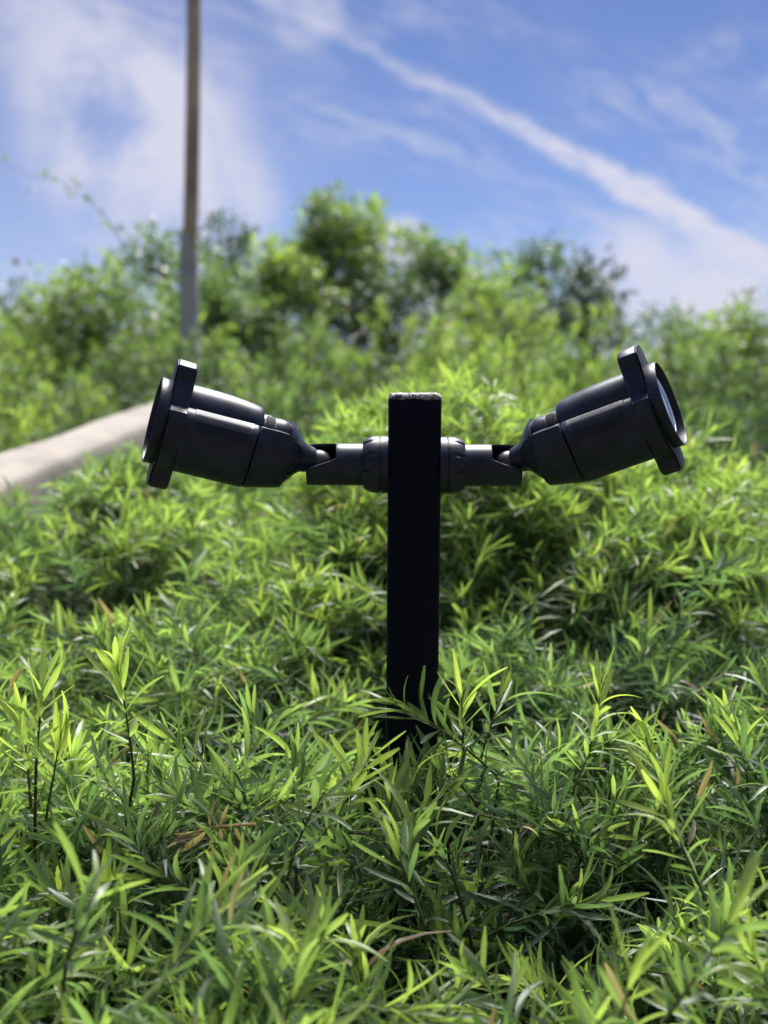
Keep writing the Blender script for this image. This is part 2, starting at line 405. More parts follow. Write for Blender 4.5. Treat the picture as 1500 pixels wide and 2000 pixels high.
def make_pole():
    y = CAMY + 6.3
    b = at(371, 640, y); zg = ground(b[0], y)
    root = empty('utility_pole', (b[0], y, zg), 'tall thin brown pole with a pale sleeve at its base rising above the bushes', 'pole')
    P = [at(px, py, y) for px, py in ((370, 600), (371, 470), (374, 380), (377, 200), (378.5, 60), (378, -60), (377, -420))]
    P = [np.array([P[0][0], y, zg - .2])] + P
    loc = lambda p: tuple(np.array(p) - np.array([b[0], y, zg]))
    mb = MB(); mb.tube([loc(p) for p in P], [k * 6.8 / 11 for k in (.072, .070, .068, .066, .064, .063, .062, .055)], 20)
    obj('shaft', mb.mesh('pole_shaft'), principled('pole_brown', (.70, .50, .33), .75, .3, vary=.3, vscale=4), root)
    s0, s1 = np.array([P[0][0], y, zg - .1]), at(371.2, 455, y)
    mb = MB(); mb.lathe([(0, .057), (.02, .057), (.9, .053), (.97, .047), (1.0, .042)], 24)
    Ls = s1[2] - s0[2]
    mb.v = [(c_, b_, a_ * Ls) for a_, b_, c_ in mb.v]
    o = obj('sleeve', mb.mesh('pole_sleeve'), principled('pole_sleeve_pale', (.68, .62, .56), .6, .35, vary=.2, vscale=5), root, loc=tuple(s0 - np.array([b[0], y, zg])))
make_pole()

# ------------------------------------------------------------------ post
U = .00049                                     # one photograph pixel at the post, in metres
PX, PY0 = 806, 0.0
ptop = at(811, 768, 0.0 - .025); pax = at(PX, 908, 0)
def make_post():
    x0 = at(803, 1480, 0)[0]; x1 = ptop[0]; z0 = ground(x0, 0) - .12; H = ptop[2] - z0
    tilt = math.atan2(x1 - x0, ptop[2] - at(803, 1480, 0)[2])
    h = 51 * U; mb = MB(); c = .0042
    def sq(hw, z, cc):
        r = []
        for sx, sy in ((1, 1), (-1, 1), (-1, -1), (1, -1)):
            for k in range(4):
                a = math.atan2(sy, sx) - math.pi / 4 + k * math.pi / 6
                r.append((sx * (hw - cc) + cc * math.cos(a), sy * (hw - cc) + cc * math.sin(a), z))
        return r
    secs = [sq(h, 0, c)]
    for k in range(1, 25): secs.append(sq(h + rng.normal(0, .00012), (H - .006) * k / 24, c))
    for z, d in ((H - .0035, .0003), (H - .0016, .0011), (H - .0005, .0024), (H, .0045)):
        ring = sq(h - d, z, c)
        secs.append([(a, b_, zz_ + rng.normal(0, .0003)) for a, b_, zz_ in ring])
    mb.loft(secs)
    o = obj('post', mb.mesh('post', smooth=40), post_paint(H)); o.location = (x0 - math.tan(tilt) * (at(803, 1480, 0)[2] - z0), 0, z0); o.rotation_euler = (0, tilt, 0)
    tag(o, 'square black painted post with chipped pale top standing in the shrubs', 'post')
make_post()

# ------------------------------------------------------------------ spotlights
def sym(half):                                  # half outline from top centre to bottom centre -> closed ring
    r = list(half); return r + [(-y, z) for y, z in half[-2:0:-1]] if half[0][0] == 0 else r + [(-y, z) for y, z in half[::-1]]
def smooth_poly(pts, n=3):                      # Chaikin
    for _ in range(n):
        q = []
        for i in range(len(pts)):
            a, b = np.array(pts[i]), np.array(pts[(i + 1) % len(pts)])
            q += [tuple(a * .75 + b * .25), tuple(a * .25 + b * .75)]
        pts = q
    return pts
SHELL = [(0, 44), (55, 44), (60, 43), (74, 35.5), (83, 24), (87.5, 6), (87.5, -24), (84, -52), (74, -70), (56, -81), (0, -84)]
def shell(sy=1.0, sz=1.0, top=None):
    r = sym([(y * sy, (z * sz if top is None or z < 30 else top)) for y, z in SHELL])
    return r
def part(name, mb, m, parent, smooth=32, bev=0, sub=None):
    me = mb.mesh(name, U * .975, smooth); o = obj(name, me, m, parent)
    if bev: bevel(o, bev)
    return o
def build_head():
    """list of (part name, parent part name, mesh, material, bevel) of the lamp head; x points out of the lamp, origin in the ball joint"""
    out = {}
    def put(name, mb, m, under=None, smooth=32, bev=0): out.setdefault(name, []).append((mb.mesh(name, U * .975, smooth), m, under, bev))
    # ball and neck
    mb = MB(); mb.lathe([(-24 + .01, .5)] + [(24 * -math.cos(a), 24 * math.sin(a)) for a in np.linspace(.15, 2.4, 12)], 32); put('swivel_ball', mb, M_ball)
    mb = MB(); mb.lathe([(12, 20), (14, 24), (24, 27), (35, 29.5), (43, 36), (51, 46), (60, 57), (68, 63.5), (73, 66), (75, 62)], 64); put('neck', mb, M_black, smooth=40)
    for a in np.linspace(0, 2 * math.pi, 7)[:-1]:          # ribs of the neck cone, dark slots
        mb = MB(); ca, sa = math.cos(a + .45), math.sin(a + .45)
        def pt(x, r, w): return (x, r * ca - w * sa, r * sa + w * ca)
        mb.loft([[pt(44, 34, -1), pt(44, 34, 1), pt(44, 38.4, 1), pt(44, 38.4, -1)], [pt(53, 44, -4), pt(53, 44, 4), pt(53, 49.5, 4), pt(53, 49.5, -4)], [pt(64, 56, -3), pt(64, 56, 3), pt(64, 61.6, 3), pt(64, 61.6, -3)]])
        put('neck_slot', mb, M_dark, 'neck', smooth=0)
    # rear cap: lower shell with a flat shelf
    mb = MB(); secs = []
    for x, s, top in ((70, .765, 34), (73, .80, 39), (80, .825, 42), (98, .875, 43), (120, .93, 43), (132, .965, 43), (134, .975, 42.5)):
        secs.append([(x, y, z) for y, z in shell(s, s, top)])
    # front edge slants backwards towards the shelf
    secs.append([(134 + (6 if z < 0 else 6 - z * .12), y, z) for y, z in shell(.985, .985, 41)])
    mb.loft(secs); put('rear_cap', mb, M_black, smooth=38)
    # knob housing on the shelf
    mb = MB(); mb.loft([[(x, y * k, 30 + z * k2) for y, z in smooth_poly(sym([(0, 34), (20, 33), (40, 15), (43, -10), (0, -10)]), 2)] for x, k, k2 in ((72, .80, .80), (77, .92, .95), (90, 1, 1), (124, 1.0, .92), (128, .98, .86))])
    put('knob_housing', mb, M_black, 'rear_cap', smooth=40)
    for s in (1, -1):
        mb = MB(); ang = [R(18), R(80)]
        mb.lathe([(104, 55), (105, 60), (123, 60), (124, 55)], 90, zc=4)
        keep = []
        vv = mb.v
        for f in mb.f:
            if len(f) > 4: continue
            cy = sum(vv[i][1] for i in f) / 4; cz = sum(vv[i][2] for i in f) / 4 - 4
            a = math.atan2(cz, cy * s)
            if R(34) < a < R(74): keep.append(f)
        mb.f = keep
        mb.f += [];
        # ribs
        for k in range(9):
            a = R(36 + 4.4 * k); ca, sa = math.cos(a) * s, math.sin(a)
            for x0, x1 in ((107.5, 122.5),):
                def pt(x, r, w): return (x, r * ca - w * sa * s, 4 + r * sa + w * math.cos(a))
                mb.loft([[pt(x0, 59, -1.3), pt(x0, 59, 1.3), pt(x0, 63.5, .9), pt(x0, 63.5, -.9)], [pt(x1, 59, -1.3), pt(x1, 59, 1.3), pt(x1, 63.5, .9), pt(x1, 63.5, -.9)]])
        put('adjustment_knob', mb, M_edge, 'rear_cap', smooth=0)
    # barrel
    R0 = 54; zc = 31
    mb = MB(); mb.lathe([(128, 30), (129, 41), (132, 44.5), (137, 46.5), (150, 48.5), (170, 51), (195, 53), (225, 54), (276, 54), (276, 30)], 72, zc=zc); put('barrel', mb, M_black, smooth=40)
    mb = MB(); mb.lathe([(112, 36), (113, 38), (131, 38), (131.5, 36)], 64, zc=zc - 4); put('barrel_collar', mb, M_black, 'barrel')
    # housing (cradle)
    mb = MB(); secs = [[(x + (0 if z < 0 else -z * .12), y * k, z * k if z < 30 else z - (1 - k) * 30) for y, z in shell()] for x, k in ((142, .955), (143.5, .985), (146, 1.0))]
    secs += [[(x, y, z) for y, z in shell()] for x in (180, 220, 262, 272)]
    mb.loft(secs); put('housing', mb, M_black, smooth=38)
    # perforated grille panels, proud of the shoulder, with dark discs for the shade in their punched holes
    prof = [np.array(p, float) for p in ((57.5, 43.5), (60, 43), (74, 35.5), (83, 24), (87.5, 5))]
    seg = [np.linalg.norm(prof[i + 1] - prof[i]) for i in range(4)]; tot = sum(seg)
    def on(sv):
        for i in range(4):
            if sv <= seg[i] or i == 3:
                a = prof[i] + (prof[i + 1] - prof[i]) * (sv / seg[i]); t = (prof[i + 1] - prof[i]) / seg[i]
                return a, np.array([-t[1] if -t[1] * 1 > 0 else t[1] * -1, t[0]])
            sv -= seg[i]
    for s in (1, -1):
        mb = MB(); secs = []
        for x, e in ((152, 0), (153, 1), (256, 1), (257, 0)):
            ring = []
            for sv in np.linspace(1, tot, 12):
                a, n = on(sv); n = unit([abs(n[0]), abs(n[1])]); a = a + n * (.5 + .8 * e); ring.append((x + (-(a[1]) * .12 if x < 200 else 0), a[0] * s, a[1]))
            for sv in np.linspace(tot, 1, 12):
                a, n = on(sv); n = unit([abs(n[0]), abs(n[1])]); a = a - n * 1.5; ring.append((x + (-(a[1]) * .12 if x < 200 else 0), a[0] * s, a[1]))
            secs.append(ring)
        mb.loft(secs); put('grille_panel', mb, M_black, 'housing', smooth=30)
        mb = MB()
        rows = 11
        for r_ in range(rows):
            sv = 6 + (tot - 9) * r_ / (rows - 1); a, n = on(sv); n = unit([abs(n[0]), abs(n[1])]); t = np.array([n[1], -n[0]])
            for k in range(24):
                x = 157 + k * 4.05 + (2.0 if r_ % 2 else 0)
                if x < 155 + max(0, -a[1] * .12 + 4): continue
                rad = 1.4
                c = a + n * 1.45
                ring = [(x + rad * math.cos(w), (c[0] + t[0] * rad * math.sin(w)) * s, c[1] + t[1] * rad * math.sin(w)) for w in np.linspace(0, 2 * math.pi, 7)[:-1]]
                mb.add(ring, [tuple(range(6))])
        put('perforation', mb, M_dark, 'housing', smooth=0)
    # flange with two tabs
    half = [(0, 126), (24, 125), (37, 117), (42, 104), (40, 93), (47, 84), (56, 46), (60, 41), (78, 33), (86, 14), (89, -20), (82, -50), (66, -72), (50, -86), (44, -96), (45, -108), (36, -120), (22, -125), (0, -126)]
    fo = sym(half)
    mb = MB(); secs = [[(x, y * k, z * k) for y, z in fo] for x, k in ((269, .965), (270.5, .985), (273, .995), (300, 1.0), (302, .995), (303, .975))]
    mb.loft(secs); put('flange', mb, M_black, smooth=34)
    # pale-edged face plate in front of the flange
    mb = MB(); secs = [[(x, y * k, z * k) for y, z in fo] for x, k in ((303.6, .97), (304, .985), (305.6, .985), (306, .97))]
    mb.loft(secs); put('face_plate', mb, M_edge, 'flange', smooth=34)
    # hood: hollow ring
    n = 96; prof = [(304, 78), (304.5, 82), (306, 83), (322, 84), (323.5, 83.6), (324, 82.6), (323.5, 81), (321, 80.5), (313, 79), (312, 60), (304, 60)]
    mb = MB(); mb.lathe(prof, n, closed=True); o = put('hood', mb, M_black, smooth=40)
    mb = MB(); mb.lathe([(308, 1), (308, 78.5), (312.4, 78.5), (312.4, 1)], 72); put('lens', mb, M_lens, 'hood')
    mb = MB(); mb.lathe([(312.6, 55), (314, 55.4), (314.6, 56.2), (314, 57.2), (312.6, 57.6)], 72, closed=True); put('lens_ring', mb, M_ring, 'hood')
    mb = MB(); mb.lathe([(312.7, 1), (312.9, 46), (314, 51.5), (313.2, 52.5), (312.5, 1)], 72); put('reflector', mb, M_refl, 'hood', smooth=50)
    mb = MB(); mb.lathe([(323, 80.2), (324.4, 81), (324.6, 82), (323.8, 82.4), (322.8, 81.5)], 96, closed=True); put('rim', mb, M_black, 'hood')
    return out
HEAD = build_head()
def arm_meshes():
    """arm tube with the slot for the ball, and the grip collar; x from the post's centre outwards, in photograph pixels"""
    out = {}
    n = 96; r0, r1 = 41, 36; secs = []
    def end(a):                                  # a: angle, 0 = towards +y, pi/2 = up; the slot is open on the side -y and on top
        a = (a + math.pi) % (2 * math.pi) - math.pi
        d = abs(((a - R(128)) + math.pi) % (2 * math.pi) - math.pi)        # the slot's middle: up and towards the viewer
        f = min(1, max(0, (R(66) - d) / R(38))); f = f * f * (3 - 2 * f)
        return 209 - 58 * f
    A = [2 * math.pi * j / n for j in range(n)]
    ring = lambda x, r: [((x(a) if callable(x) else x), r * math.cos(a), r * math.sin(a)) for a in A]
    mb = MB(); mb.loft([ring(96, r1), ring(96, r0), ring(140, r0), ring(lambda a: end(a) - 1.5, r0), ring(end, r0 - .8), ring(end, r1 + .8), ring(lambda a: end(a) - 1.5, r1), ring(140, r1), ring(139, .5)], caps=False)
    out['arm'] = (mb.mesh('arm', U, 40), M_black, None)
    def lobed(prof, depth, x0, x1):
        mb = MB(); n = 120
        secs = []
        for x, r in prof:
            rr = []
            for j in range(n):
                a = 2 * math.pi * j / n; k = (a / (2 * math.pi) * 10 + .2) % 1
                e = max(0, 1 - abs(k - .5) / .10); fx = min(1, max(0, (x - x0) / (x1 - x0)))
                q_ = r - depth * min(1, e * 1.4) * fx
                rr.append((x, q_ * math.cos(a), q_ * math.sin(a)))
            secs.append(rr)
        mb.loft(secs); return mb
    mb = lobed([(66.5, 46), (66.5, 55), (67.5, 56), (74, 56), (80, 55.4), (86, 54), (92, 51.5), (96.5, 48.8), (98.5, 47), (99.3, 45.5), (99.3, 38)], 4.5, 76, 90)
    out['locking_ring'] = (mb.mesh('locking_ring', U, 38), M_black, 'collar')
    mb = MB(); mb.lathe([(50, 40), (50, 56), (64, 56), (65, 55), (65, 53), (68, 53), (68, 40)], 96); out['collar'] = (mb.mesh('collar', U, 35), M_black, None)
    return out
ARM = arm_meshes()
def mirror_mesh(me, name):
    m2 = me.copy(); m2.name = name
    bm = bmesh.new(); bm.from_mesh(m2)
    for v in bm.verts: v.co.x = -v.co.x
    bmesh.ops.reverse_faces(bm, faces=bm.faces); bm.to_mesh(m2); bm.free(); return m2
def make_spotlight(side, yaw, pitch, roll, label):
    c = at(808, 909 if side > 0 else 907, 0)
    root = empty('spotlight', c, label, 'spotlight', 'spotlights on the black post')
    made = {}
    for nm in ('collar', 'arm', 'locking_ring'):
        me, m, under = ARM[nm]
        if side < 0: me = mirror_mesh(me, nm)
        if not me.materials: me.materials.append(m)
        made[nm] = obj(nm, me, m, made.get(under, root))
    ball = Vector((184 * U * side, 0, 5 * U))
    rot = Matrix.Rotation(yaw, 4, 'Z') @ Matrix.Rotation(-pitch, 4, 'Y') @ Matrix.Rotation(roll, 4, 'X') @ Matrix.Diagonal((1.05, 1, 1, 1))
    M = Matrix.Translation(ball) @ rot
    for pas in (0, 1):
        for nm, items in HEAD.items():
            for me, m, under, bev in items:
                if (under is None) != (pas == 0): continue
                o = obj(nm, me, m, made[under] if under else root)
                if not under: o.matrix_basis = M
                if nm == 'perforation': o['kind'] = 'stuff'
                made.setdefault(nm, o)
    return root
make_spotlight(-1, R(180 + 15), R(15.0), R(-4), 'black spotlight on the left arm of the post, lens facing away left')
make_spotlight(1, R(-22.5), R(21.0), R(9), 'black spotlight on the right arm of the post, round lens in view')

# ------------------------------------------------------------------ shrubs near the camera: single leaves on the shoots that show largest
LEAF_VAR = []
for i in range(10):
    r2 = np.random.default_rng(100 + i)
    V, Fq, colr = leaf_arrays(np.zeros((1, 3)), np.array([[1., 0, 0]]), np.array([[0, 0, 1.]]), np.ones(1), np.ones(1) * .15, np.array([r2.normal(-.22, .3)]), .32,
                              np.array([r2.normal(0, .5)]), np.zeros(1), np.zeros(1), 7)
    me = quick_mesh('leaf', V, Fq, colr); me.materials.append(M_leaf1); LEAF_VAR.append(me)

def to_px(p):
    v = np.array(p) - CAM; z = v @ FWD
    return 750 + F * (v @ RT) / z, 1000 - F * (v @ UP) / z, z

def near_shrub(cx, cy, rx, ry, label, n_top, n_low, n_single, group, heroes=(), bright=.0, age=0.0, segs=4, dh=0.0, mat_=None, leaf_len=.046, clear=None):
    zg = ground(cx, cy); o0 = np.array([cx, cy, zg])
    root = empty('shrub', o0, label, 'shrub', group)
    sh = []
    def post_clear(p, r=.045): return abs(p[0] - .028) < r and abs(p[1]) < r
    for kind, n in (('top', n_top), ('low', n_low)):
        for _ in range(n):
            for _try in range(20):
                u, v = rng.uniform(-1, 1), rng.uniform(-1, 1)
                if u * u + v * v < 1: break
            rr = math.hypot(u, v)
            x, y = cx + u * rx, cy + v * ry
            H = canopy(x, y) + dh
            z = H - .10 * rr ** 3 + rng.normal(0, .022)
            if kind == 'low': z -= rng.uniform(.05, .2 + 1.1 * dh)
            az = math.atan2(v, u) + rng.normal(0, .9); tilt = rng.uniform(.2, 1.35) * (.6 + .5 * rr)
            if kind == 'low': tilt = rng.uniform(.5, 1.5)
            L = rng.uniform(.11, .24)
            d = np.array([math.cos(az) * math.sin(tilt), math.sin(az) * math.sin(tilt), math.cos(tilt)])
            tip = np.array([x, y, z]); basep = tip - d * L
            if post_clear(tip) or post_clear(basep) or post_clear((tip + basep) / 2): continue
            px, py, dz = to_px(tip)
            if dz < .42: continue
            if clear is not None and clear(px, py, dz): continue
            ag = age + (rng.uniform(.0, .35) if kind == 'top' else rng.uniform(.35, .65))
            pts, lv = shoot(basep, tip, droop=rng.uniform(.03, .30), age0=ag * (1 - bright), bright=bright, dead=.012 if kind == 'top' else .03, leaf_len=leaf_len)
            vis = (0 < px < 1500 and py < 2050)
            sh.append([(.25 / dz + (z - H) * 3 + (0.5 if kind == 'top' else 0)) if vis else -9, pts, lv])
    for tip, basep, br, *ll in heroes:
        tp, bp = at(*tip), at(*basep)
        pts, lv = shoot(bp, tp, droop=.06, age0=-.25 if br > .5 else .1, bright=br, dead=0, leaf_len=(ll[0] if ll else leaf_len))
        sh.append([9, pts, lv])
    sh.sort(key=lambda k: -k[0])
    mass = Leaves(); stems = MB(); cnt = 0
    for sc_, pts, lv in sh:
        if sc_ > -5 and cnt + len(lv) <= n_single:
            b0 = pts[0]; mb = MB(); mb.tube([p - b0 for p in pts], list(np.linspace(.0014, .0006, len(pts))), 5)
            so = obj('shoot', mb.mesh('shoot'), M_stem, root, loc=b0 - o0)
            a = lv.arr()
            for i in range(len(lv)):
                Dv = a['D'][i]; S = unit(np.cross(a['N'][i], Dv)); N2 = np.cross(Dv, S)
                m = Matrix(((Dv[0], S[0], N2[0], 0), (Dv[1], S[1], N2[1], 0), (Dv[2], S[2], N2[2], 0), (0, 0, 0, 1)))
                l = a['L'][i]; wv = a['W'][i] / .15
                lo = bpy.data.objects.new('leaf', LEAF_VAR[int(rng.integers(len(LEAF_VAR)))]); C.objects.link(lo)
                lo.parent = so
                lo.matrix_basis = Matrix.Translation(Vector(a['P'][i] - b0)) @ m @ Matrix.Diagonal((l, wv, l, 1))
                lo.color = (a['age'][i], a['rnd'][i], 0, 1)
            cnt += len(lv)
        else:
            mass.cat(lv); stems.tube([p - o0 for p in pts[::2]], [.0014, .0012, .0009, .0006], 4)
    # woody framework from the ground up to the shoots
    wood = MB()
    for sc_, pts, lv in sh[::3]:
        b = pts[0] - o0
        k = np.array([rng.normal(0, .04), rng.normal(0, .04), -.03])
        mid = k * .4 + b * .6 + np.array([rng.normal(0, .02), rng.normal(0, .02), -.05])
        if post_clear(mid + o0, .035): continue
        wood.tube([k, mid, b], [.0034, .0022, .0014], 5)
    obj('branch', wood.mesh('branch'), M_wood, root)['kind'] = 'stuff'
    obj('stems', stems.mesh('stems'), M_stem, root)['kind'] = 'stuff'
    me = mass.mesh('foliage', segs, o0); fo = obj('foliage', me, mat_ or M_leaf, root); fo['kind'] = 'stuff'
    return root

GN = 'shrubs growing round the post'
wallclear = lambda px, py, dz: (px < 330 and py < 1000 - px * .50 and 1.2 < dz < 3.0)
near = [
 (-.15, -.10, .21, .20, 'dark green narrow-leaved shrub at the left foot of the black post', 60, 55, 260, .0, .05, 0,
   [((728, 1462, -.16), (580, 1690, -.22), .75, .04), ((640, 1540, -.22), (560, 1720, -.22), .5), ((690, 1500, -.12), (655, 1640, -.14), .4)]),
 (.17, -.07, .19, .19, 'green shrub whose shoots arch across the right foot of the black post', 60, 55, 260, .0, .1, 0,
   [((765, 1372, -.075), (975, 1520, -.04), .25), ((900, 1345, -.05), (905, 1480, -.05), .6), ((985, 1350, -.03), (940, 1480, -.05), .5), ((850, 1500, -.09), (930, 1570, -.07), .3), ((800, 1520, -.12), (838, 1640, -.12), .3), ((765, 1535, -.15), (735, 1690, -.15), .3), ((862, 1530, -.10), (842, 1690, -.12), .2), ((815, 1600, -.2), (785, 1770, -.2), .4), ((775, 1660, -.24), (830, 1810, -.25), .3), ((850, 1640, -.18), (900, 1760, -.18), .3), ((780, 1515, -.07), (770, 1620, -.08), .3), ((822, 1510, -.07), (812, 1620, -.09), .35), ((848, 1490, -.06), (870, 1600, -.07), .4), ((760, 1545, -.09), (800, 1660, -.1), .25), ((800, 1540, -.1), (770, 1690, -.12), .35), ((838, 1560, -.12), (815, 1720, -.14), .3), ((785, 1590, -.16), (812, 1750, -.17), .5), ((745, 1600, -.17), (770, 1750, -.18), .5)]),
 (-.09, -.44, .20, .22, 'bright shrub nearest the camera below the post', 55, 45, 280, .35, .0, 0,
   []),
 (.28, -.42, .24, .24, 'blurred bright shrub in the lower right corner', 60, 50, 280, .3, .0, 0,
   [((1440, 1780, -.44), (1300, 1990, -.45), .5, .042), ((1290, 1560, -.28), (1380, 1760, -.3), .55), ((1240, 1890, -.44), (1210, 1990, -.46), .8)]),
 (-.37, -.40, .24, .24, 'bright shrub with upright shoots in the lower left corner', 60, 50, 280, .3, .0, 0,
   [((190, 1740, -.42), (130, 1880, -.42), .5)]),
 (-.40, .00, .24, .20, 'shrub with pale yellow-green tips at the left edge level with the post foot', 66, 55, 280, .35, .0, 0,
   [((85, 1335, -.14), (70, 1500, -.16), .95, .042), ((40, 1400, -.14), (60, 1580, -.16), .9, .042), ((120, 1430, -.15), (90, 1600, -.16), .9, .042), ((225, 1290, -.10), (262, 1520, -.1), .55, .045), ((330, 1440, -.08), (450, 1610, -.1), .2, .045)]),
 (.48, -.02, .24, .20, 'shrub with a tall light green shoot right of the post foot', 66, 55, 280, .1, .08, 0,
   [((1170, 1335, -.03), (1120, 1540, -.05), .8, .044), ((1260, 1440, -.05), (1330, 1640, -.08), .6), ((1440, 1440, -.02), (1460, 1600, -.05), .4)]),
 (-.26, .36, .26, .20, 'shrub just behind the post under the left spotlight', 70, 50, 200, .25, .1, 0, []),
 (.24, .40, .24, .20, 'shrub just behind the post under the right arm', 70, 50, 200, .15, .2, 0, []),
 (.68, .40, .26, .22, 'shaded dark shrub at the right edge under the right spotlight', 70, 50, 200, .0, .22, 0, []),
 (-.74, .40, .26, .22, 'green shrub at the left edge in front of the concrete kerb', 70, 50, 200, .15, .08, 0, []),
 (.15, .84, .27, .24, 'soft lime-green shrub directly behind the post', 120, 100, 0, .75, .0, .19, []),
 (.50, .86, .28, .26, 'lime-green shrub behind the tip of the right spotlight', 110, 90, 0, .65, .0, .11, []),
 (-.45, .88, .28, .24, 'pale green shrub below the lens of the left spotlight', 80, 40, 0, .5, .0, .0, []),
 (.36, .62, .24, .20, 'mid-green shrub between the two lime shrubs and the shaded one under the right spotlight', 80, 80, 0, .4, .05, .07, []),
 (-.08, .60, .22, .20, 'mid-green shrub seen just left of the post below the arm', 80, 80, 0, .4, .05, .07, []),
 (-.56, 1.12, .24, .2, 'blurred shrub hiding the far end of the concrete kerb', 110, 35, 0, .3, .1, .06, []),
 (-.84, .86, .24, .2, 'blurred shrub hiding the foot of the concrete kerb at the left edge', 60, 35, 0, .3, .1, .06, []),
 (1.02, .92, .30, .28, 'bright shrub at the right edge behind the shaded dark one', 100, 90, 0, .6, .0, .13, []),
]
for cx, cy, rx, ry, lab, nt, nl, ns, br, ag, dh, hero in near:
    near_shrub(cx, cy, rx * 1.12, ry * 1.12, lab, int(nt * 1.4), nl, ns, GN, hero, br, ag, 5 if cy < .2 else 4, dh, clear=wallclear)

# ------------------------------------------------------------------ shrubs up the slope: copies of a few kinds
def slope_shrub_meshes(kind):
    lv = Leaves(); st = MB()
    lumps = [(np.array([0, 0, .36]), .25)]
    for i in range(8):
        th = i * 2 * math.pi / 8 + rng.normal(0, .25); rr = rng.uniform(.26, .50)
        lumps.append((np.array([rr * math.cos(th), rr * math.sin(th), rng.uniform(.10, .40) * (1.15 - rr)]), rng.uniform(.15, .26)))
    for c, r in lumps:
        bias = rng.uniform(-.12, .28)
        for i in range(int(520 * r * r) + 6):
            dv = unit(rng.normal(size=3) + np.array([0, 0, .35])); 
            if dv[2] < -.35: dv[2] *= -1
            dv = unit(dv); tip = c + dv * r * rng.uniform(.8, 1.12) * np.array([1, 1, 1.05])
            ax = unit(dv + rng.normal(0, .35, 3) + np.array([0, 0, .35])); L = rng.uniform(.10, .20)
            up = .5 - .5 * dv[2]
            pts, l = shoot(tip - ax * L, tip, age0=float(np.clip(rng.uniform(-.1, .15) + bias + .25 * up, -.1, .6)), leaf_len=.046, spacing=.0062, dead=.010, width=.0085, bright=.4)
            lv.cat(l); st.tube([pts[0], pts[3], pts[6]], [.002, .0015, .0008], 3)
        st.tube([(rng.normal(0, .03), rng.normal(0, .03), -.02), c * .55, c], [.008, .006, .003], 4)
    a = lv.mesh('foliage', 3); a.materials.append(M_mid if kind < 2 else M_mid2); b = st.mesh('stems'); b.materials.append(M_stem)
    return a, b
KINDS = [slope_shrub_meshes(k) for k in range(4)]
GS = 'shrubs planted up the slope'
def slope_shrub(x, y, s, label, rot=None, sz=1.0, k=None):
    a, b = KINDS[int(rng.integers(4)) if k is None else k]
    top = canopy(x, y); zg = ground(x, y)
    root = empty('shrub', (x, y, zg), label, 'shrub', GS)
    rt = rng.uniform(0, 6.28); hz = (top - zg) / .62 * sz
    for nm, me in (('foliage', a), ('stems', b)):
        o = obj(nm, me, None, root); o.rotation_euler = (0, 0, rt); o.scale = (s, s, hz); o['kind'] = 'stuff'
slope = [
 (-.10, 1.35, .75, 'green shrub up the slope behind the left arm of the post'),
 (.52, 1.50, .8, 'green shrub up the slope behind the barrel of the right spotlight'),
 (1.15, 1.55, .85, 'bright shrub up the slope right of the right spotlight'),
 (-1.20, 1.25, .72, 'shrub on the left edge behind the concrete kerb'),
 (-.30, 2.15, .85, 'shrub up the slope above the barrel of the left spotlight'),
 (.40, 2.35, .95, 'shrub up the slope right above the post top'),
 (1.20, 2.40, 1.0, 'shrub up the slope right above the right spotlight'),
 (-1.25, 2.40, 1.0, 'shrub up the slope left of the left spotlight beyond the kerb'),
 (-.55, 3.1, 1.1, 'mid-slope shrub below the pale base of the pole'),
 (.30, 3.4, 1.2, 'mid-slope shrub above and beyond the post top'),
 (1.25, 3.5, 1.2, 'mid-slope shrub between the post and the right edge'),
 (-1.6, 3.5, 1.2, 'mid-slope shrub at the left edge under the leafy twig'),
 (2.0, 3.0, 1.1, 'mid-slope shrub at the right edge beyond the right spotlight'),
 (-1.0, 4.7, 1.4, 'high shrub on the slope beside the foot of the pole'),
 (.10, 4.9, 1.4, 'high shrub on the slope in front of the tallest tree'),
 (1.15, 5.0, 1.4, 'high shrub on the slope in front of the twin round trees'),
 (2.3, 4.9, 1.4, 'high shrub on the slope at the right edge'),
 (-2.2, 5.0, 1.4, 'high shrub on the slope at the left edge'),
 (-.45, 5.7, 1.3, 'high shrub on the slope between the pole and the tallest tree'),
 (.75, 5.8, 1.3, 'high shrub on the slope in front of the yellowish round tree'),
 (-1.3, 6.6, 1.6, 'topmost shrub left of the pole'),
 (.2, 6.8, 1.6, 'topmost shrub below the tallest tree'),
 (1.7, 6.9, 1.6, 'topmost shrub under the airy dark tree'),
]
for i, (x, y, s, lab) in enumerate(slope): slope_shrub(x, y, s, lab, None, (1.0 if y < 2 else 1.22 if y < 6 else .8) + (.16, .04, .06, -.10, .1)[i % 5], (0, 1, 1, 0, 2, 0, 3, 1, 0, 1, 2, 0, 3, 2, 1, 0, 1, 0, 2, 1, 1, 3, 0)[i])

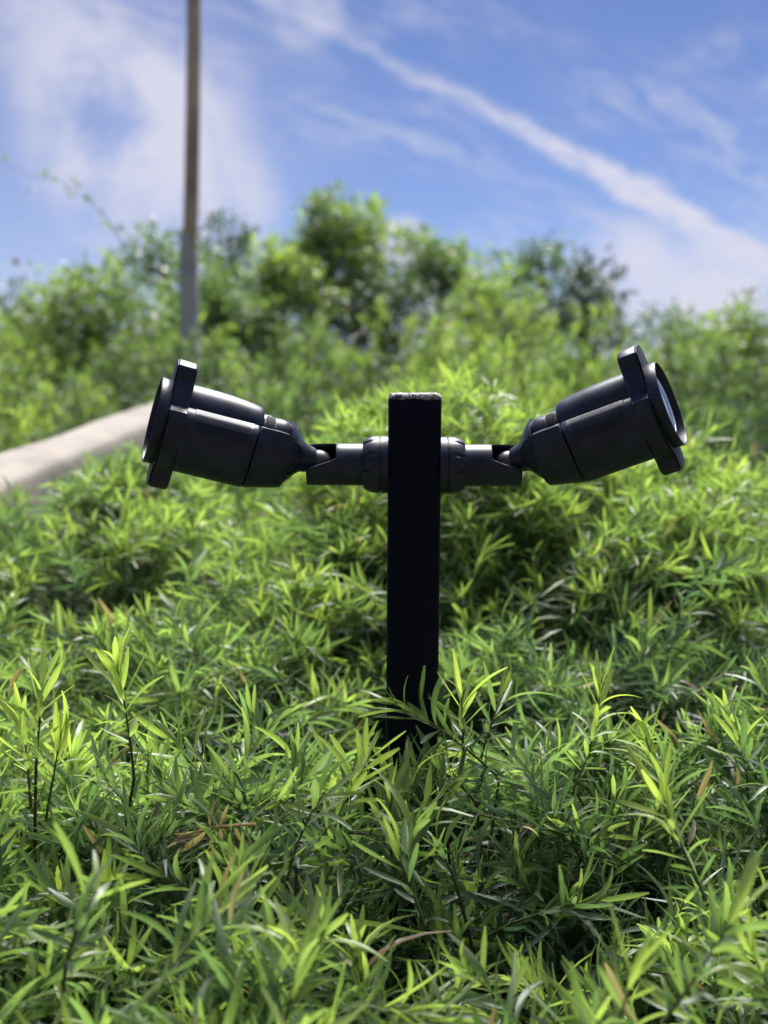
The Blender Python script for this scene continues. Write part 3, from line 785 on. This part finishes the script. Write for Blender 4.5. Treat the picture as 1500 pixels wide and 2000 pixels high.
# ------------------------------------------------------------------ trees on the crest
def tree(px, py_top, wpx, d, kind, label, hfrac=1.0, n=1500, airy=0.0, lumps=15):
    y = CAMY + d; top = at(px, py_top, y); x = top[0]; zg = ground(x, y); H = top[2] - zg
    w = wpx / F * d / 2
    root = empty('tree', (x, y, zg), label, 'tree', 'trees on the crest of the slope')
    rn = np.random.default_rng(int(px * 7 + py_top))
    zc0 = H * .12; ch = H - zc0; w *= 1.25
    cl = [(np.array([0, 0, H - .25 * w]), .28 * w), (np.array([rn.normal(0, .15) * w, 0, H - .5 * w]), .38 * w)]
    for i in range(lumps):
        t = rn.uniform(0, 1); a = rn.uniform(0, 6.28); rad = w * (.35 + .65 * (1 - t) ** .6) * rn.uniform(.35, .95)
        cl.append((np.array([math.cos(a) * rad, math.sin(a) * rad, zc0 + (ch - .3 * w) * t]), w * rn.uniform(.26, .46)))
    tr = MB(); tp = [np.array([0, 0, -.1]), np.array([rn.normal(0, .03), 0, H * .3]), np.array([rn.normal(0, .06), rn.normal(0, .05), H * .6]), np.array([0, 0, H * .9])]
    tr.tube(tp, [.04 * H ** .5, .03 * H ** .5, .018 * H ** .5, .005], 10)
    lv = Leaves()
    for c, r in cl:
        b0 = tp[1] + (tp[2] - tp[1]) * rn.uniform(0, 1)
        tr.tube([b0, b0 * .45 + c * .55 + np.array([0, 0, -.08]), c], [.014 * H ** .5, .009 * H ** .5, .004], 6)
        m = int(2.2 * n / len(cl) * (r / (.38 * w)) ** 2 * (1 - airy))
        tw = rn.normal(size=(max(4, m // 9), 3)); tw /= np.linalg.norm(tw, axis=1, keepdims=True)
        tw = c + tw * r * rn.uniform(.35, 1.08, (len(tw), 1)) * np.array([1, 1, .85])
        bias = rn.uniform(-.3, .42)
        for q_ in tw:
            rel = (q_ - c) / r
            for k in range(9):
                dv = unit(rel + rn.normal(0, .8, 3)); nv = unit(rn.normal(0, .7, 3) + np.array([0, 0, .8]))
                ln = rn.uniform(.05, .10) * (d / 10) ** .5
                lv.add(P=q_ + rn.normal(0, .045, 3), D=dv, N=nv, L=ln, W=ln * rn.uniform(.28, .42), bend=rn.normal(-.1, .15), fold=.3, twist=rn.normal(0, .4),
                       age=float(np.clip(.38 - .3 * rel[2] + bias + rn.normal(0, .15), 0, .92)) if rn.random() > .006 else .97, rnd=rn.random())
    obj('trunk', tr.mesh('trunk'), M_wood, root)
    o = obj('crown', lv.mesh('crown', 2), M_tree[kind], root); o['kind'] = 'stuff'
trees = [
 (190, 500, 400, 6.9, 0, 'broad light green bushy tree left of the pole', .8, 3400),
 (40, 570, 330, 8.6, 1, 'dark low tree at the left edge under the open sky', .8, 1900),
 (310, 430, 250, 9.4, 2, 'grey-green tree just left of the pole and behind it', 1, 2000),
 (450, 412, 260, 10.4, 1, 'dark grey-green tree right of the pole', 1, 2200),
 (640, 362, 270, 10.0, 0, 'tallest tree on the crest, light green with dark hollows', 1.3, 3200),
 (530, 470, 230, 8.4, 0, 'small light tree between the pole and the tallest tree', 1, 1900),
 (870, 450, 270, 10.2, 0, 'round tree right of the tallest tree with a yellowish side', 1, 2600),
 (1055, 462, 210, 11.0, 2, 'slim rounded tree between the yellowish and the airy dark tree', 1.2, 1900),
 (1150, 495, 230, 9.0, 1, 'airy dark tree with sky showing through, above the right spotlight', 1.2, 1500),
 (1310, 590, 190, 10.5, 2, 'thin pale treetop low against the sky at right', 1, 800),
 (1450, 585, 330, 7.0, 0, 'light green bushy tree at the right edge', .9, 3000),
 (745, 530, 240, 9.0, 1, 'low dark tree in the gap right of the tallest tree', .8, 1700),
 (950, 520, 260, 8.3, 0, 'low light green tree in front of the yellowish round tree', .8, 2000),
 (400, 520, 250, 8.0, 2, 'low grey-green tree right beside the sleeve of the pole', .8, 1900),
]
for t in trees: tree(*t)

# ------------------------------------------------------------------ arching twig against the sky
def make_twig():
    y = CAMY + 4.2
    P = [at(*p, y) for p in ((262, 540), (235, 470), (205, 420), (165, 385), (115, 352), (60, 345), (8, 318))]
    root = empty('twig', P[0], 'thin leafy twig arching against the sky at upper left', 'twig')
    mb = MB(); mb.tube([p - P[0] for p in P], [.002, .0018, .0016, .0013, .0011, .0009, .0007], 5); obj('stem', mb.mesh('twig_stem'), M_stem, root)
    for px, py in ((222, 438), (212, 430), (196, 410), (170, 386), (160, 368), (150, 362), (140, 376), (128, 372), (104, 335), (98, 350), (56, 366), (8, 312), (230, 450)):
        for k in range(2):
            p = at(px + rng.normal(0, 5), py + rng.normal(0, 5), y)
            lo = obj('leaf', LEAF_VAR[int(rng.integers(10))], None, root); lo.location = tuple(p - P[0])
            lo.rotation_euler = tuple(rng.uniform(0, 6.28, 3)); s = rng.uniform(.022, .036); lo.scale = (s, s * 2.4, s); lo.color = (.5, rng.random(), 0, 1)
make_twig()

# ------------------------------------------------------------------ dry leaves caught in the shrubs
def dead_leaf_mesh(i):
    r2 = np.random.default_rng(300 + i)
    V, Fq, colr = leaf_arrays(np.zeros((1, 3)), np.array([[1., 0, 0]]), np.array([[0, 0, 1.]]), np.ones(1), np.ones(1) * .2, np.array([r2.normal(0, .25)]), .7, np.array([r2.normal(0, 1.2)]), np.zeros(1), np.zeros(1), 7)
    return quick_mesh('dead_leaf', V, Fq, colr)
def dead_leaf(px, py, y, ln, rot, m, label, i):
    p = at(px, py, y); me = dead_leaf_mesh(i); o = obj('dead_leaf', me, M_leaf1, loc=p)
    o.color = ((.97, .3, 0, 1) if m is M_deadleaf else (1, .0, 0, 1))
    o.rotation_euler = tuple(R(a) for a in rot); o.scale = (ln * .8, ln * .66, ln * .8); tag(o, label, 'leaf', 'dry leaves caught in the shrubs')
DL = [
 (18, 1360, -.10, .036, (20, -70, 20), M_deadleaf, 'orange-brown dry leaf at the left edge level with the post foot'),
 (455, 1300, .16, .034, (10, 60, 30), M_deadleaf, 'rust-brown dry leaf between the left spotlight and the post foot'),
 (1362, 1560, -.12, .046, (70, -70, 10), M_deadleaf, 'upright tan dry leaf at the right among dark green shoots'),
 (1345, 1650, -.2, .034, (30, -40, 60), M_paleleaf, 'small tan dry leaf below the upright tan one at the right'),
 (1438, 1500, -.05, .034, (60, 80, 0), M_deadleaf, 'narrow orange dry leaf near the right edge'),
 (1180, 1880, -.42, .05, (80, 75, 30), M_paleleaf, 'large bleached curled leaf near the bottom right'),
 (1020, 1615, -.15, .032, (0, 20, 40), M_paleleaf, 'flat bleached leaf right of the post foot'),
 (450, 1800, -.42, .045, (40, -75, 10), M_paleleaf, 'pale brown hanging leaf at bottom left of the middle'),
 (210, 1500, -.10, .036, (10, -20, 40), M_deadleaf, 'brown dry leaf on the shoot left of the dead sprig'),
 (640, 1000, .62, .05, (10, -30, 40), M_deadleaf, 'blurred brown leaf under the left arm of the post'),
 (685, 660, 3.4, .10, (10, -20, 40), M_deadleaf, 'blurred orange leaf on the slope above the left arm'),
]
for i, a in enumerate(DL): dead_leaf(*a, i)
def dead_sprig():
    b = at(500, 1610, -.2)
    root = empty('dead_sprig', b, 'withered sprig of drooping brown leaves in the dark hollow at left', 'sprig')
    P = [at(500, 1610, -.2), at(460, 1612, -.2), at(415, 1616, -.2), at(380, 1625, -.2), at(352, 1640, -.2)]
    mb = MB(); mb.tube([p - b for p in P], [.0014, .0013, .0011, .0009, .0006], 6); obj('stem', mb.mesh('sprig_stem'), M_deadleaf, root)
    for i, (px, py, ln, a) in enumerate(((470, 1614, .026, 62), (458, 1614, .03, 70), (443, 1616, .03, 84), (430, 1617, .031, 100), (418, 1620, .03, 96), (404, 1620, .03, 140), (392, 1624, .034, 158), (372, 1630, .03, 166), (430, 1612, .02, -60), (410, 1612, .022, -80))):
        o = obj('leaf', dead_leaf_mesh(40 + i), M_leaf1, root); o.color = (.985 if i % 3 else 1, .1, 0, 1)
        o.location = tuple(at(px, py, -.2) - b); o.rotation_euler = (R(80 + rng.normal(0, 15)), R(a), R(rng.normal(0, 18))); o.scale = (ln,) * 3
dead_sprig()
bpy.context.view_layer.update()
